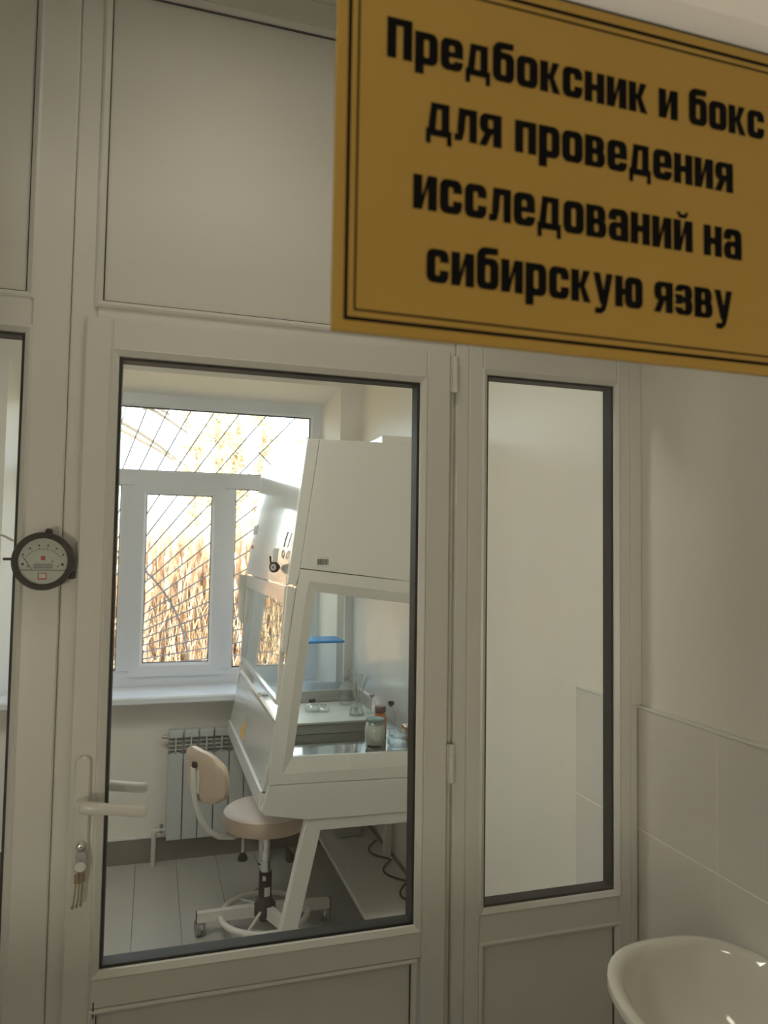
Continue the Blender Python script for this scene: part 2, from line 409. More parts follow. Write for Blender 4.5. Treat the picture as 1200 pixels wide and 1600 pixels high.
# ------------------------------------------------------------ near glass door with the sign
RZ = .4005
nd = MB()
nd.box(-.77, -.65, YN, YN+.06, FL+.01, .62); nd.box(.60, .72, YN, YN+.06, FL+.01, .62)
nd.box(-.77, .72, YN-.004, YN+.06, .4165, .62, b=.003)
nd.box(-.65, .60, YN, YN+.06, FL+.01, -.72)
ndo = struct(nd.build('door_2', M['pvc']))
MB().prism([(YN-.003, .4165), (YN+.010, RZ), (YN+.03, RZ), (YN+.03, .4165)], -.65, .60, 'x').build('glazing_bead', M['pvc'], ndo)
MB().box(-.65, .60, YN-.0005, YN+.008, RZ-.0035, RZ, b=0).build('gasket', M['black'], ndo)
B(-.652, .602, YN, YN+.005, -.722, RZ-.001, b=0).build('pane', M['pane2'], ndo)
nw = MB()
for bx in ((XL, -.77, FL, CE), (.72, XR-.015, FL, CE), (-.77, .72, .62, CE)): nw.box(bx[0], bx[1], YN-.03, YN+.09, bx[2], bx[3], b=0)
struct(nw.build('wall_front', M['wallv']))

# sign
SX0, SX1, SZ0, SZ1 = .1035, .4815, .1395, .3962
SY = YN-.0035
sg = thing('door_sign', ((SX0+SX1)/2, SY, SZ0), 'gold plate door sign with black Cyrillic lettering and double black border on near glass', 'sign')
B(SX0, SX1, SY, YN-.0002, SZ0, SZ1, b=.0004).build('plate', M['gold'], sg)
def ring2(i, wd): MB().loft_rect((SX0+i, SX1-i, SZ0+i, SZ1-i), [(0, SY-.0003), (wd, SY-.0003), (wd, SY+.0001), (0, SY+.0001)]).build('border_line', M['ink'], sg)
ring2(.0077, .0024); ring2(.0142, .0013)
# --- heavy condensed letters drawn from strokes (x height = 1)
s_ = .325; CAP = 1.24
def arc_pts(x0, x1, y0, y1, rr, a0=0, a1=360):
    """points round a rounded rectangle, from the middle of the right side anticlockwise"""
    out = []
    cs = [((x1-rr, y1-rr), 0), ((x0+rr, y1-rr), 90), ((x0+rr, y0+rr), 180), ((x1-rr, y0+rr), 270)]
    for (cx, cy), b in cs:
        for k in range(6): t = math.radians(b+18*k); out.append((cx+rr*math.cos(t), cy+rr*math.sin(t)))
    return out
def ring(x0, x1, y0, y1, sx=s_, sy=.215, top=None, bot=None, mirror=False):
    o = arc_pts(x0, x1, y0, y1, min(.24, (x1-x0)/2.2, (y1-y0)/2.2)); i = arc_pts(x0+sx, x1-sx, y0+sy, y1-sy, .07)
    ops = [(o[k], o[(k+1) % 24], i[(k+1) % 24], i[k]) for k in range(23)]
    if top is None: ops.append((o[23], o[0], i[0], i[23]))
    else:
        ops.append((o[0], i[0], (x1-sx, top), (x1, top))); ops.append((o[23], i[23], (x1-sx, bot), (x1, bot)))
    if mirror: ops = [tuple((x0+x1-x, y) for x, y in q) for q in ops]
    return ops
def R(a, b, c, e): return [((a, b), (c, b), (c, e), (a, e))]
W = .84
G = {
 'о': (W, ring(0, W, 0, 1)), 'с': (W-.02, ring(0, W-.02, 0, 1, top=.62, bot=.38)),
 'р': (W, R(0, -.3, s_, 1)+ring(0, W, 0, 1)), 'е': (W, ring(0, W, 0, 1, top=.42, bot=.3)+R(.2, .42, W, .57)),
 'а': (W, R(W-s_, 0, W, .75)+ring(0, W, .3, 1)[:11]+R(0, .64, s_, .8)+ring(0, W, 0, .58, sy=.16)),
 'б': (W, ring(0, W, 0, .95)+R(0, .45, s_, 1.05)+[((0, 1.0), (.29, .9), (.36, 1.08), (.2, 1.27)), ((.0, 1.0), (.36, 1.05), (W-.03, 1.08), (W-.03, 1.27)), ((0, 1.0), (W-.03, 1.27), (.28, 1.27), (.08, 1.18))]),
 'д': (.94, R(0, 0, .94, .2)+R(0, -.24, .17, .02)+R(.77, -.24, .94, .02)+R(.56, 0, .85, 1)+R(.18, .82, .85, 1)+[((.06, .1), (.33, .1), (.42, .95), (.18, .95))]),
 'к': (.82, R(0, 0, s_, 1)+[((s_-.02, .42), (.5, 1), (.79, 1), (.55, .5)), ((s_-.02, .6), (.5, .62), (.82, 0), (.52, 0))]),
 'н': (W, R(0, 0, s_, 1)+R(W-s_, 0, W, 1)+R(.2, .4, .6, .6)),
 'и': (W+.02, R(0, 0, s_, 1)+R(W+.02-s_, 0, W+.02, 1)+[((.2, 0), (s_, 0), (W-.2, 1), (W-.32, 1))]),
 'л': (.84, R(.55, 0, .84, 1)+R(.2, .8, .84, 1)+[((.16, 1), (.44, 1), (.38, .3), (.1, .3)), ((.1, .32), (.38, .32), (.3, .04), (.18, 0)), ((0, 0), (.2, 0), (.3, .2), (0, .2))]),
 'п': (W, R(0, 0, s_, 1)+R(W-s_, 0, W, 1)+R(0, .8, W, 1)),
 'П': (.90, R(0, 0, .33, CAP)+R(.57, 0, .90, CAP)+R(0, CAP-.22, .9, CAP)),
 'в': (W, R(0, 0, s_, 1)+ring(0, W, 0, .58, sy=.16)+ring(0, W-.04, .42, 1, sy=.16)),
 'я': (W, R(W-s_, 0, W, 1)+ring(0, W, .38, 1, sy=.17)+[((-.02, 0), (.27, 0), (.52, .48), (.24, .48))]),
 'у': (.84, [((0, 1), (.29, 1), (.52, .1), (.30, .02)), ((.56, 1), (.84, 1), (.58, -.02), (.36, .1)), ((.36, .1), (.58, 0), (.5, -.2), (.32, -.3)), ((.08, -.3), (.34, -.3), (.42, -.1), (.08, -.12))]),
 'ю': (1.2, R(0, 0, s_, 1)+R(.25, .4, .5, .6)+ring(.42, 1.2, 0, 1)),
 'з': (W-.04, ring(0, W-.04, 0, .58, sy=.16, top=.36, bot=.2, mirror=True)+ring(0, W-.06, .42, 1, sy=.16, top=.8, bot=.66, mirror=True)+R(.28, .42, .55, .58)),
}
for ch, side in (('з', 1),):        # open the left side of the two bowls
    w_, ops = G[ch]; G[ch] = (w_, [q for q in ops if not (all(p[0] < .3 for p in q) and min(p[1] for p in q) > .19 and max(p[1] for p in q) < .81)])
G['й'] = (G['и'][0], G['и'][1]+[((.14, 1.27), (.28, 1.27), (.33, 1.19), (.26, 1.08)), ((.26, 1.08), (.33, 1.19), (.49, 1.19), (.56, 1.08)), ((.56, 1.08), (.49, 1.19), (.54, 1.27), (.68, 1.27))])
def line(text, x0, x1, base, xh):
    tot = 0; gap = .10
    for ch in text: tot += (.42 if ch == ' ' else G[ch][0]+gap)
    tot -= gap; sx = (x1-x0)/tot; x = x0; mb = MB()
    for ch in text:
        if ch == ' ': x += .42*sx; continue
        wd, ops = G[ch]
        for qi, q in enumerate(ops):
            pts = [(x+u*sx, base+v*xh) for u, v in q]
            n = len(pts); ar = sum(pts[i][0]*pts[(i+1) % n][1]-pts[(i+1) % n][0]*pts[i][1] for i in range(n))
            if ar < 0: pts = pts[::-1]
            vs = [(a, SY-.0004-qi*5e-6, b) for a, b in pts]+[(a, SY+.0001, b) for a, b in pts]
            fs = [tuple(range(n))]+[(i, n+i, n+(i+1) % n, (i+1) % n) for i in range(n)]
            mb.add(vs, fs)
        x += (wd+gap)*sx
    mb.build('lettering', M['ink'], sg)
line('Предбоксник и бокс', .1375, .4475, .3262, .0222)
line('для проведения', .1655, .4170, .2785, .0228)
line('исследований на', .1570, .4245, .2268, .0234)
line('сибирскую язву', .1670, .4150, .1785, .0228)

# ------------------------------------------------------------ pressure gauge on the left post
gc = (-.2035, YP, -.029)
gg = thing('pressure_gauge', (gc[0], YP-.02, gc[2]-.06), 'round black rimmed differential pressure gauge with grey dial on white post', 'gauge')
MB().lathe([(.050, 0), (.0555, -.006), (.0565, -.030), (.0545, -.036), (.046, -.036), (.0445, -.031), (.0445, -.024), (.02, -.024)], gc, 40, 'y').build('housing', M['dark'], gg)
MB().lathe([(.0445, -.0245), (.0445, -.0265)], gc, 40, 'y').build('dial', M['face'], gg)
pr = MB(); yd = YP-.0272
def dash(x0, z0, x1, z1, t=.0006):
    v = Vector((x1-x0, z1-z0)); nn = Vector((-v.y, v.x)).normalized()*t
    pr.add([(gc[0]+x0-nn.x, yd, gc[2]+z0-nn.y), (gc[0]+x1-nn.x, yd, gc[2]+z1-nn.y), (gc[0]+x1+nn.x, yd, gc[2]+z1+nn.y), (gc[0]+x0+nn.x, yd, gc[2]+z0+nn.y)], [(0, 1, 2, 3)])
for k in range(11):
    a = math.radians(145-11*k); L = .004 if k % 2 == 0 else .0025
    r0 = .0355; cz = -.012
    dash(r0*math.cos(a), cz+r0*math.sin(a), (r0+L)*math.cos(a), cz+(r0+L)*math.sin(a), .0004)
    if k % 2 == 0: dash((r0+.008)*math.cos(a)-.0015, cz+(r0+.008)*math.sin(a), (r0+.008)*math.cos(a)+.0015, cz+(r0+.008)*math.sin(a), .0014)
for k in range(10):
    a, b = math.radians(145-11*k), math.radians(134-11*k); dash(.0355*math.cos(a), -.012+.0355*math.sin(a), .0355*math.cos(b), -.012+.0355*math.sin(b), .0002)
for z in (-.006, -.0095, -.013): dash(-.017, z, .018, z, .0006)
dash(-.042, -.0175, .042, -.0175, .0005); dash(-.020, -.0155, -.037, .010, .0006)
for x, z in ((-.027, -.010), (.027, -.010), (.017, .000)): dash(x-.0012, z, x+.0012, z, .0012)
pr.build('print', M['ink'], gg)
rp = MB(); pr = rp; dash(-.004, .006, .004, .006, .004); rp.build('red_mark', M['red'], gg)
rp = MB(); pr = rp; dash(-.0085, -.029, .0075, -.029, .0068); rp.build('red_sticker', M['red'], gg)
yd -= .0002; rp = MB(); pr = rp; dash(-.0065, -.0285, .0055, -.0285, .0045); rp.build('sticker_text_patch', M['lab'], gg)
for x, z in ((-.036, -.006), (.035, -.006)): MB().lathe([(.0024, -.026), (.0024, -.028), (.001, -.0285)], (gc[0]+x, YP, gc[2]+z), 10, 'y').build('screw', M['dark'], gg)
MB().lathe([(.0445, -.0335), (.0445, -.0350)], gc, 40, 'y').build('cover_glass', M['pane'], gg)
MB().lathe([(.006, -.03), (.006, -.008)], (gc[0]+.008, YP, gc[2]+.058), 12, 'y').build('lug', M['dark'], gg)
MB().tube([(gc[0]-.072, YP-.017, gc[2]+.0035), (gc[0]-.054, YP-.017, gc[2]+.0035)], .0028, 8).build('side_port', M['dark'], gg)
B(gc[0]+.045, gc[0]+.056, YP-.02, YP-.0, gc[2]-.035, gc[2]-.02).build('lug', M['dark'], gg)
tb = MB().tube([(-.262+.003, YP-.012, .010), (-.275, YP-.013, .019), (-.29, YP-.014, .024), (-.33, YP-.014, .028), (-.40, YP-.013, .03)], .0028, 8).build('tubing', M['wmetal'], gg)

# ------------------------------------------------------------ safety cabinet
YA, YZ = 2.85, 4.15
cb = thing('biosafety_cabinet', (.8, 3.5, -1.04), 'large white laboratory safety cabinet with sloping glass front and side window', 'cabinet')
def cpart(n, m, pts, y0, y1, bev=.0, parent=cb, **k): return MB().prism(pts, y0, y1, 'y', bev=bev, **k).build(n, M[m], parent)
XBK = 1.165
win_o = [(.549, -.073), (XBK, -.141), (XBK, -.905), (.446, -.8905), (.4625, -.70), (.505, -.395), (.536, -.147)]
op_o = [(.584, -.12), (1.085, -.181), (1.085, -.856), (.495, -.854), (.505, -.78), (.535, -.50), (.57, -.20)]
op_i = [(.615, -.162), (1.055, -.219), (1.055, -.806), (.536, -.793), (.546, -.72), (.572, -.50), (.602, -.25)]
low = [(.445, -.893), (XBK, -.908), (XBK, -1.04), (.595, -1.033), (.43, -1.002), (.418, -.99)]
for sg_, (ya, yb) in ((0, (YA, YA+.03)), (1, (YZ, YZ-.03))):
    lo, hi = min(ya, yb), max(ya, yb)
    cpart('upper_side_panel', 'steelw', [(.6165, .439), (XBK, .441), (XBK, -.138), (.549, -.070)], lo, hi, .002)
    cpart('hood_side', 'steelw', [(.567, .439), (.6145, .439), (.5455, -.09), (.532, -.140), (.516, -.132), (.499, -.132)], lo, hi, .002)
    cpart('lower_side_panel', 'steelw', low, lo, hi, .002)
    # window panel with a bevelled opening
    n = 7; inn = ya+(.012 if sg_ == 0 else -.012)
    vs = [(x, ya, z) for x, z in win_o]+[(x, ya, z) for x, z in op_o]+[(x, inn, z) for x, z in op_i]+[(x, yb, z) for x, z in op_i]+[(x, yb, z) for x, z in win_o]
    fs = [(a*n+i, a*n+(i+1) % n, ((a+1) % 5)*n+(i+1) % n, ((a+1) % 5)*n+i) for a in range(5) for i in range(n)]
    bm = bmesh.new(); vv = [bm.verts.new(v) for v in vs]
    for q in fs: bm.faces.new([vv[i] for i in q])
    bmesh.ops.recalc_face_normals(bm, faces=bm.faces[:])
    wp = MB().bm(bm).build('window_side_panel', M['steelw'], cb)
    cpart('side_glass', 'pane', [(x+(.004 if x > .8 else -.004), z) for x, z in op_i], min(inn, inn+(.004 if sg_ == 0 else -.004)), max(inn, inn+(.004 if sg_ == 0 else -.004)), parent=wp)
    cpart('sash_end_cap', 'steelw', [(.499, -.137), (.533, -.149), (.503, -.385), (.500, -.400), (.485, -.392), (.483, -.38)] if sg_ == 0 else
          [(.455, -.137), (.533, -.149), (.505, -.36), (.495, -.40), (.472, -.405), (.458, -.38)], lo, hi, .003)
# front
def front(n, m, pts, bev=.002, y0=YA+.0305, y1=YZ-.0305, parent=cb): return cpart(n, m, pts, y0, y1, bev, parent)
hd = front('hood_front', 'hoodw', [(.567, .439), (.60, .439), (.53, -.134), (.498, -.134)])
front('top_plate', 'steelw', [(.60, .44), (XBK, .44), (XBK, .42), (.60, .42)])
front('rear_shell', 'steelw', [(1.12, .42), (XBK, .42), (XBK, -1.03), (1.12, -1.03)])
front('inner_back', 'steelw', [(1.10, -.12), (1.118, -.12), (1.118, -.80), (1.10, -.80)])
front('inner_ceiling', 'steelw', [(.535, -.115), (1.118, -.115), (1.118, -.10), (.535, -.10)])
cl = front('added_work_lamp', 'diffuser', [(.60, -.128), (.66, -.128), (.66, -.1155), (.60, -.1155)], .002, 3.0, 4.0)  # lamp added under the inner ceiling to brighten the cabinet interior
ld = bpy.data.lights.new('added_work_light', 'AREA'); ld.shape = 'RECTANGLE'; ld.size = .06; ld.size_y = 1.0; ld.energy = FILL_CAB; ld.color = (1, .98, .95)
lo = bpy.data.objects.new('added_work_light', ld); C.objects.link(lo); lo.parent = cb; lo.location = (.63-ORG[cb].x, 3.5-ORG[cb].y, -.1285-ORG[cb].z)
front('work_surface', 'steel', [(.475, -.80), (1.118, -.80), (1.118, -.82), (.475, -.82)], 0)
ap = front('front_apron', 'hoodw', [(.474, -.68), (.488, -.68), (.438, -.93), (.423, -.93)])
front('apron_lip', 'steelw', [(.4165, -.922), (.45, -.915), (.455, -1.003), (.427, -1.003), (.411, -.985)], .003)
front('bottom_plate', 'steelw', [(.455, -.985), (XBK, -1.02), (XBK, -1.035), (.455, -1.003)])
rl = front('arm_rail', 'steelw', [(.468, -.658), (.484, -.656), (.488, -.676), (.472, -.680)], .003)
MB().lathe([(.010, 0), (.010, .018), (.006, .022)], (.473, 3.36, -.658), 12).build('knob', M['wmetal'], rl)
# sliding sash: frame and glass in the sloping front plane
def slope(z): return .500+(z+.15)*(.500-.476)/(.45)
sf = MB()
def sbar(y0, y1, z0, z1): sf.prism([(slope(z0)-.006, z0), (slope(z0)+.012, z0), (slope(z1)+.012, z1), (slope(z1)-.006, z1)], y0, y1, 'y', bev=.002)
sbar(YA+.031, YZ-.031, -.205, -.142); sbar(YA+.031, YZ-.031, -.598, -.580); sbar(YA+.031, YA+.05, -.58, -.205); sbar(YZ-.06, YZ-.031, -.58, -.205)
sfo = sf.build('sash_frame', M['hoodw'], cb)
MB().prism([(slope(-.6), -.59), (slope(-.6)+.005, -.59), (slope(-.2)+.005, -.2), (slope(-.2), -.2)], YA+.04, YZ-.04, 'y').build('sash_glass', M['sash'], sfo)
# details
def on_hood(z): return .567+(z-.439)*(.567-.498)/(.439+.134)
def decal(n, m, y0, y1, z0, z1, fx=on_hood, par=hd, off=.0012):
    MB().prism([(fx(z0)-off, z0), (fx(z0)+.002, z0), (fx(z1)+.002, z1), (fx(z1)-off, z1)], y0, y1, 'y').build(n, M[m], par)
decal('control_display', 'lab2', 3.17, 3.30, -.058, .006)
decal('button', 'red', 4.06, 4.085, .004, .020, off=.004)
decal('switch_panel', 'lab2', 3.95, 4.10, .08, .13)
dax = Vector((-.72, -.69, 0)); dc_ = Vector((on_hood(-.07)-.030, 3.045, -.072)); dsv = Vector((.69, -.72, 0))
def disc(prof, n=24):
    vs = [dc_+dax*h+dsv*rr*math.cos(2*PI*k/n)+Vector((0, 0, rr*math.sin(2*PI*k/n))) for rr, h in prof for k in range(n)]
    m = len(prof); return MB().add(vs, [(i*n+k, i*n+(k+1) % n, (i+1)*n+(k+1) % n, (i+1)*n+k) for i in range(m-1) for k in range(n)]+[tuple(range(n))[::-1], tuple((m-1)*n+k for k in range(n))], True)
disc([(.012, -.026), (.021, -.010), (.022, .004), (.019, .007), (.0145, .004)]).build('dial_rim', M['dark'], hd)
disc([(.0145, .004), (.014, .0055)]).build('dial_face', M['lab2'], hd)
disc([(.004, .006), (.003, .0075)]).build('dial_hub', M['dark'], hd)
MB().tube([dc_+Vector((-.012, .012, .018)), dc_+Vector((-.014, .014, .045))], .004, 8).build('dial_stem', M['dark'], hd)
MB().tube([(on_hood(-.0)-.012, 2.985+.024*math.cos(a), -.018+.016*math.sin(a)) for a in [2*PI*k/14 for k in range(14)]], .0025, 6, closed=True).build('hanging_ring', M['satin'], hd)
MB().tube([(on_hood(.03)-.01, 3.0, .012), (on_hood(.05)-.01, 2.98, .04), (on_hood(.07)-.008, 2.95, .07)], .003, 6).build('ring_hook', M['satin'], hd)
def on_apron(z): return .474+(z+.68)*(.474-.423)/.25
tri = MB()
y_, z_ = 3.62, -.895
tri.add([(on_apron(z)-.0008, y, z) for y, z in ((y_-.075, z_), (y_+.075, z_), (y_, z_+.10))], [(0, 1, 2)]); tri.build('hazard_sticker', M['yellow'], ap)
for y, z in ((2.93, -.79), (2.96, -.905)): MB().lathe([(.006, 0), (.004, -.004)], (on_apron(z), y, z), 10, 'x').build('screw', M['satin'], ap)
# name plate with bar code on the side
st = MB().box(.606, .668, YA-.0012, YA+.001, -.0605, -.0185, b=0).build('bar_code_label', M['lab'], cb)
bc = MB(); x = .615
while x < .658:
    wd = random.choice((.0014, .0022, .003)); bc.box(x, x+wd, YA-.0016, YA-.001, -.056, -.033, b=0); x += wd+random.choice((.0012, .002))
bc.build('bars', M['ink'], st)
MB().box(.613, .662, YA-.0016, YA-.001, -.0265, -.024, b=0).build('printed_line', M['lab2'], st)
MB().box(.88, 1.15, 2.875, 3.7, .4401, .474, b=.003).box(.90, 1.13, 2.9, 3.6, .474, .478).build('exhaust_housing', M['steelw'], cb)
for x, z in ((.555, -.34), (.51, -.62), (.46, -.888)): MB().lathe([(.004, -.0025), (.004, .0)], (x, YA, z), 10, 'y').build('side_screw', M['wmetal'], cb)

# stand under the cabinet
sd_ = thing('cabinet_stand', (.8, 3.5, FL), 'white steel stand with slanted front legs and low shelf under the safety cabinet', 'stand')
for y0, y1 in ((2.855, 2.90), (4.09, 4.135)):
    MB().prism([(.592, -1.0345), (1.16, -1.0415), (1.16, -1.083), (.636, -1.079)], y0, y1, 'y', bev=.003).build('cross_beam', M['wmetal'], sd_)
    MB().prism([(.592, -1.036), (.650, -1.079), (.513, -1.69), (.447, -1.69)] if y0 < 3 else [(.596, -1.037), (.632, -1.079), (.632, -1.69), (.596, -1.69)], y0, y1, 'y', bev=.003).build('leg', M['wmetal'], sd_)
    MB().prism([(1.12, -1.084), (1.16, -1.084), (1.16, -1.69), (1.12, -1.69)], y0, y1, 'y', bev=.003).build('leg', M['wmetal'], sd_)
    for x in (.48 if y0 < 3 else .614, 1.14): MB().lathe([(.022, -1.70), (.022, -1.694), (.01, -1.692), (.01, -1.688)], (x, (y0+y1)/2, 0), 12).build('foot_pad', M['dark'], sd_)
B(1.13, 1.165, 3.55, 3.585, -1.50, -1.04, b=.002).build('rear_post', M['wmetal'], sd_)
B(1.13, 1.16, 2.90, 4.09, -1.075, -1.045, b=.002).build('side_rail', M['wmetal'], sd_)
B(.877, 1.168, 2.86, 4.10, -1.522, -1.50, b=.003).build('shelf', M['wmetal'], sd_)
pb = B(.965, 1.10, 3.83, 4.02, -1.4995, -1.40, b=.01)
tag(pb.build('power_box', M['grey']), 'dark grey power supply box on the low shelf of the cabinet stand', 'box')
cd = MB(); pts = []
for k in range(60):
    t = k/59; y = 3.75-.75*t; ph = t*3*PI
    pts.append((1.150-.075*abs(math.sin(ph)), y, -1.4945+.06*abs(math.sin(ph))*0+.0))
tag(cd.tube(pts, .0045, 6).build('cable', M['cord']), 'thin black cable looping along the back of the low stand shelf', 'cable')

# ------------------------------------------------------------ things in the cabinet
SS = -.7995
ty = thing('bench_tray', (.8, 3.4, SS), 'low wide pale tray standing on the steel surface inside the cabinet', 'tray')
B(.60, 1.004, 3.205, 3.62, -.758, -.7485, b=.001).build('top', M['traym'], ty)
B(.603, 1.001, 3.21, 3.615, SS, -.758, b=.001).build('base', M['trayedge'], ty)
gdp = B(.990, .999, 3.365, 3.612, -.7483, -.676, b=.001).build('slotted_guard', M['wmetal'], ty)
for k in range(3): B(.9885, .9905, 3.375+.078*k, 3.375+.078*k+.072, -.740, -.684, b=0).build('dark_slot', M['grey'], gdp)
rs = thing('steel_riser', (.83, 3.72, SS), 'low grey riser block with dark slotted face under the blue-lidded box', 'block')
B(.66, 1.02, 3.625, 3.84, SS, -.692, b=.003).build('block', M['satin'], rs)
B(.80, 1.0, 3.6225, 3.626, -.745, -.708, b=.001).build('dark_plate', M['grey'], rs)
ct = thing('storage_container', (.82, 3.72, -.6915), 'tall clear plastic container with a bright blue lid inside the cabinet', 'container')
def tbox(mb, x0, x1, y0, y1, z0, z1, t): # tapering box
    mb.add([(x0+t, y0+t, z0), (x1-t, y0+t, z0), (x1-t, y1-t, z0), (x0+t, y1-t, z0), (x0, y0, z1), (x1, y0, z1), (x1, y1, z1), (x0, y1, z1)],
           [(0, 3, 2, 1), (4, 5, 6, 7), (0, 1, 5, 4), (1, 2, 6, 5), (2, 3, 7, 6), (3, 0, 4, 7)]); return mb
tbox(MB(), .70, .925, 3.64, 3.82, -.6915, -.462, .014).build('body', M['cont'], ct)
B(.692, .933, 3.632, 3.828, -.462, -.449, b=.004).build('lid', M['blue'], ct)
for p in ((.716, .909, 3.654, 3.656, -.66, -.655),): B(*p, b=0).build('rib', M['cont'], ct)

def shell(name, m, prof, c, parent=None, n=28): return MB().lathe(prof, c, n, cap=False).build(name, m, parent)
# jar of white powder
jc = (.898, 2.975, SS)
j = thing('powder_jar', jc, 'round glass jar of white powder with a teal lid', 'jar')
shell('glass', M['gware'], [(.001, .001), (.034, .001), (.040, .006), (.044, .04), (.045, .065), (.040, .088), (.033, .096), (.034, .102)], jc, j)
shell('powder', M['powder'], [(.001, .005), (.032, .005), (.0365, .010), (.041, .04), (.0415, .065), (.037, .083), (.001, .088)], jc, j)
MB().lathe([(.034, .0965), (.0375, .0965), (.039, .101), (.0385, .108), (.034, .1105), (.001, .1105)], jc, 28).build('lid', M['teal'], j)
# two stacked dishes
dc = (.992, 2.945, SS)
for i, (z, rr, lb) in enumerate(((0, .047, 'wide low glass dish under another dish beside the powder jar'), (.0335, .043, 'shallow glass dish stacked on top of the wide low dish'))):
    cc = (dc[0], dc[1], dc[2]+z)
    o = MB().lathe([(.001, .001), (rr*.86, .001), (rr*.97, .006), (rr, .014), (rr, .029), (rr*1.02, .032), (rr*.97, .032), (rr*.95, .029), (rr*.95, .013), (rr*.85, .006), (.001, .005)], cc, 32, cap=False).build('glass_dish', M['gware'])
    tag(o, lb, 'dish', 'stacked glass dishes')
# bottles
def bottle(c, rr, h, nk, cap, caph, lb, liquid=None, name='glass_bottle', capr=None, grp=None):
    t = thing(name, c, lb, 'bottle', grp)
    shell('glass', M['gware'], [(.001, .001), (rr*.92, .001), (rr, .004), (rr, h*.55), (rr*.9, h*.66), (nk*1.05, h*.82), (nk, h*.86), (nk, h*.97), (nk*1.25, h*.98), (nk*1.25, h)], c, t)
    if liquid: shell('content', M[liquid], [(.001, .003), (rr*.9, .004), (rr*.93, .006), (rr*.93, h*.5), (.001, h*.5)], c, t)
    cr_ = capr or nk*1.5
    MB().lathe([(nk*.95, h*.93), (nk*.95, h+.001), (cr_, h+.001), (cr_, h+caph*.8), (cr_*.8, h+caph), (.001, h+caph)], c, 16).build('stopper', M[cap], t)
    return t
TT = -.7480
bottle((1.052, 3.235, SS), .023, .105, .008, 'dark', .016, 'small clear glass bottle with a black stopper behind the glass dishes', capr=.014)
bottle((.985, 3.32, TT), .022, .078, .0065, 'grey', .008, 'clear bottle with flat grey mushroom stopper behind the teal-lidded jar', capr=.013)
bottle((.727, 3.42, TT), .034, .045, .011, 'dark', .014, 'left of two squat clear bottles, with a dark stopper, on the tray', grp='squat bottles on the tray')
bottle((.775, 3.40, TT), .028, .030, .012, 'gware', .004, 'right and lower of two squat clear bottles on the tray', grp='squat bottles on the tray')
bottle((.915, 3.53, TT), .030, .13, .011, 'gware', .008, 'tall clear bottle standing behind the flask of glass rods')
am = thing('amber_bottle', (.965, 3.12, SS), 'amber bottle with a wide brown cap behind the powder jar', 'bottle')
shell('glass', M['orange'], [(.001, .001), (.026, .001), (.028, .005), (.028, .078), (.022, .092), (.021, .100)], (.965, 3.12, SS), am)
MB().lathe([(.0235, .100), (.0245, .102), (.0245, .124), (.022, .127), (.001, .127)], (.965, 3.12, SS), 20).build('cap', M['brown'], am)
am2 = thing('orange_box', (1.068, 3.05, SS), 'small orange-labelled box near the right end of the bench', 'box')
B(1.05, 1.085, 3.02, 3.08, SS, SS+.055, b=.003).build('carton', M['orange'], am2)
B(1.049, 1.0502, 3.03, 3.07, SS+.015, SS+.04, b=0).build('label', M['lab'], am2)
# flask of rods
fc = (.908, 3.30, TT)
fk = thing('conical_flask', fc, 'clear conical flask holding a bundle of glass rods on the tray', 'flask')
shell('glass', M['gware'], [(.001, .001), (.034, .001), (.036, .005), (.034, .015), (.020, .055), (.0175, .062), (.0175, .078), (.020, .080)], fc, fk)
shell('liquid', M['gware'], [(.001, .004), (.033, .004), (.030, .018), (.026, .032), (.001, .032)], fc, fk)
ordn = ('first', 'second', 'third', 'fourth', 'fifth', 'sixth', 'seventh')
rods = sorted([(-.052, -.01, .205), (-.03, .012, .195), (-.012, -.012, .19), (.004, .01, .2), (.018, -.006, .185), (.036, .004, .185), (.058, -.012, .175), (.078, .01, .165), (-.042, .008, .17)])
for i, (dx, dy, h) in enumerate(rods):
    p0 = (fc[0]-dx*.18, fc[1]-dy*.18, TT+.012); p1 = (fc[0]+dx*.75, fc[1]+dy, TT+h)
    o = MB().tube([p0, tuple(a+(b-a)*.6 for a, b in zip(p0, p1)), p1], [.003, .0042, .0048 if i % 3 else .0066], 8).build('glass_rod', M['rodglass'])
    tag(o, 'clear glass rod in the conical flask, its top %s from the left' % (ordn+('eighth', 'ninth'))[i], 'rod', 'glass rods in the conical flask')

# ------------------------------------------------------------ stool
sc = Vector((.526, 3.41, 0))
so = thing('lab_stool', (sc.x, sc.y, FL), 'beige vinyl swivel stool with backrest, foot ring and four castor legs', 'stool')
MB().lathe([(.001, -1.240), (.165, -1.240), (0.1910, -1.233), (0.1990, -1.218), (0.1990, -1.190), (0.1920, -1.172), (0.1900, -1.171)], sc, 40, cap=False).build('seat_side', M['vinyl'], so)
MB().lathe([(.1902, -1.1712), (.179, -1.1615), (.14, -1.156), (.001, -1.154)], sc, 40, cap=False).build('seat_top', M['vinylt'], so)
nb = Vector((.93, .36, 0)).normalized(); tb_ = Vector((-nb.y, nb.x, 0))
bc_ = sc-nb*.325+Vector((0, 0, -.962))
def backpt(u, v, w):  # u across, v up, w thickness; gently curved towards the sitter
    return bc_+tb_*u+Vector((0, 0, v))+nb*(w+.9*u*u)-nb*.05*v
NU, NV = 16, 10; hw, hh, tk = .185, .105, .02
bm = bmesh.new(); lay = []
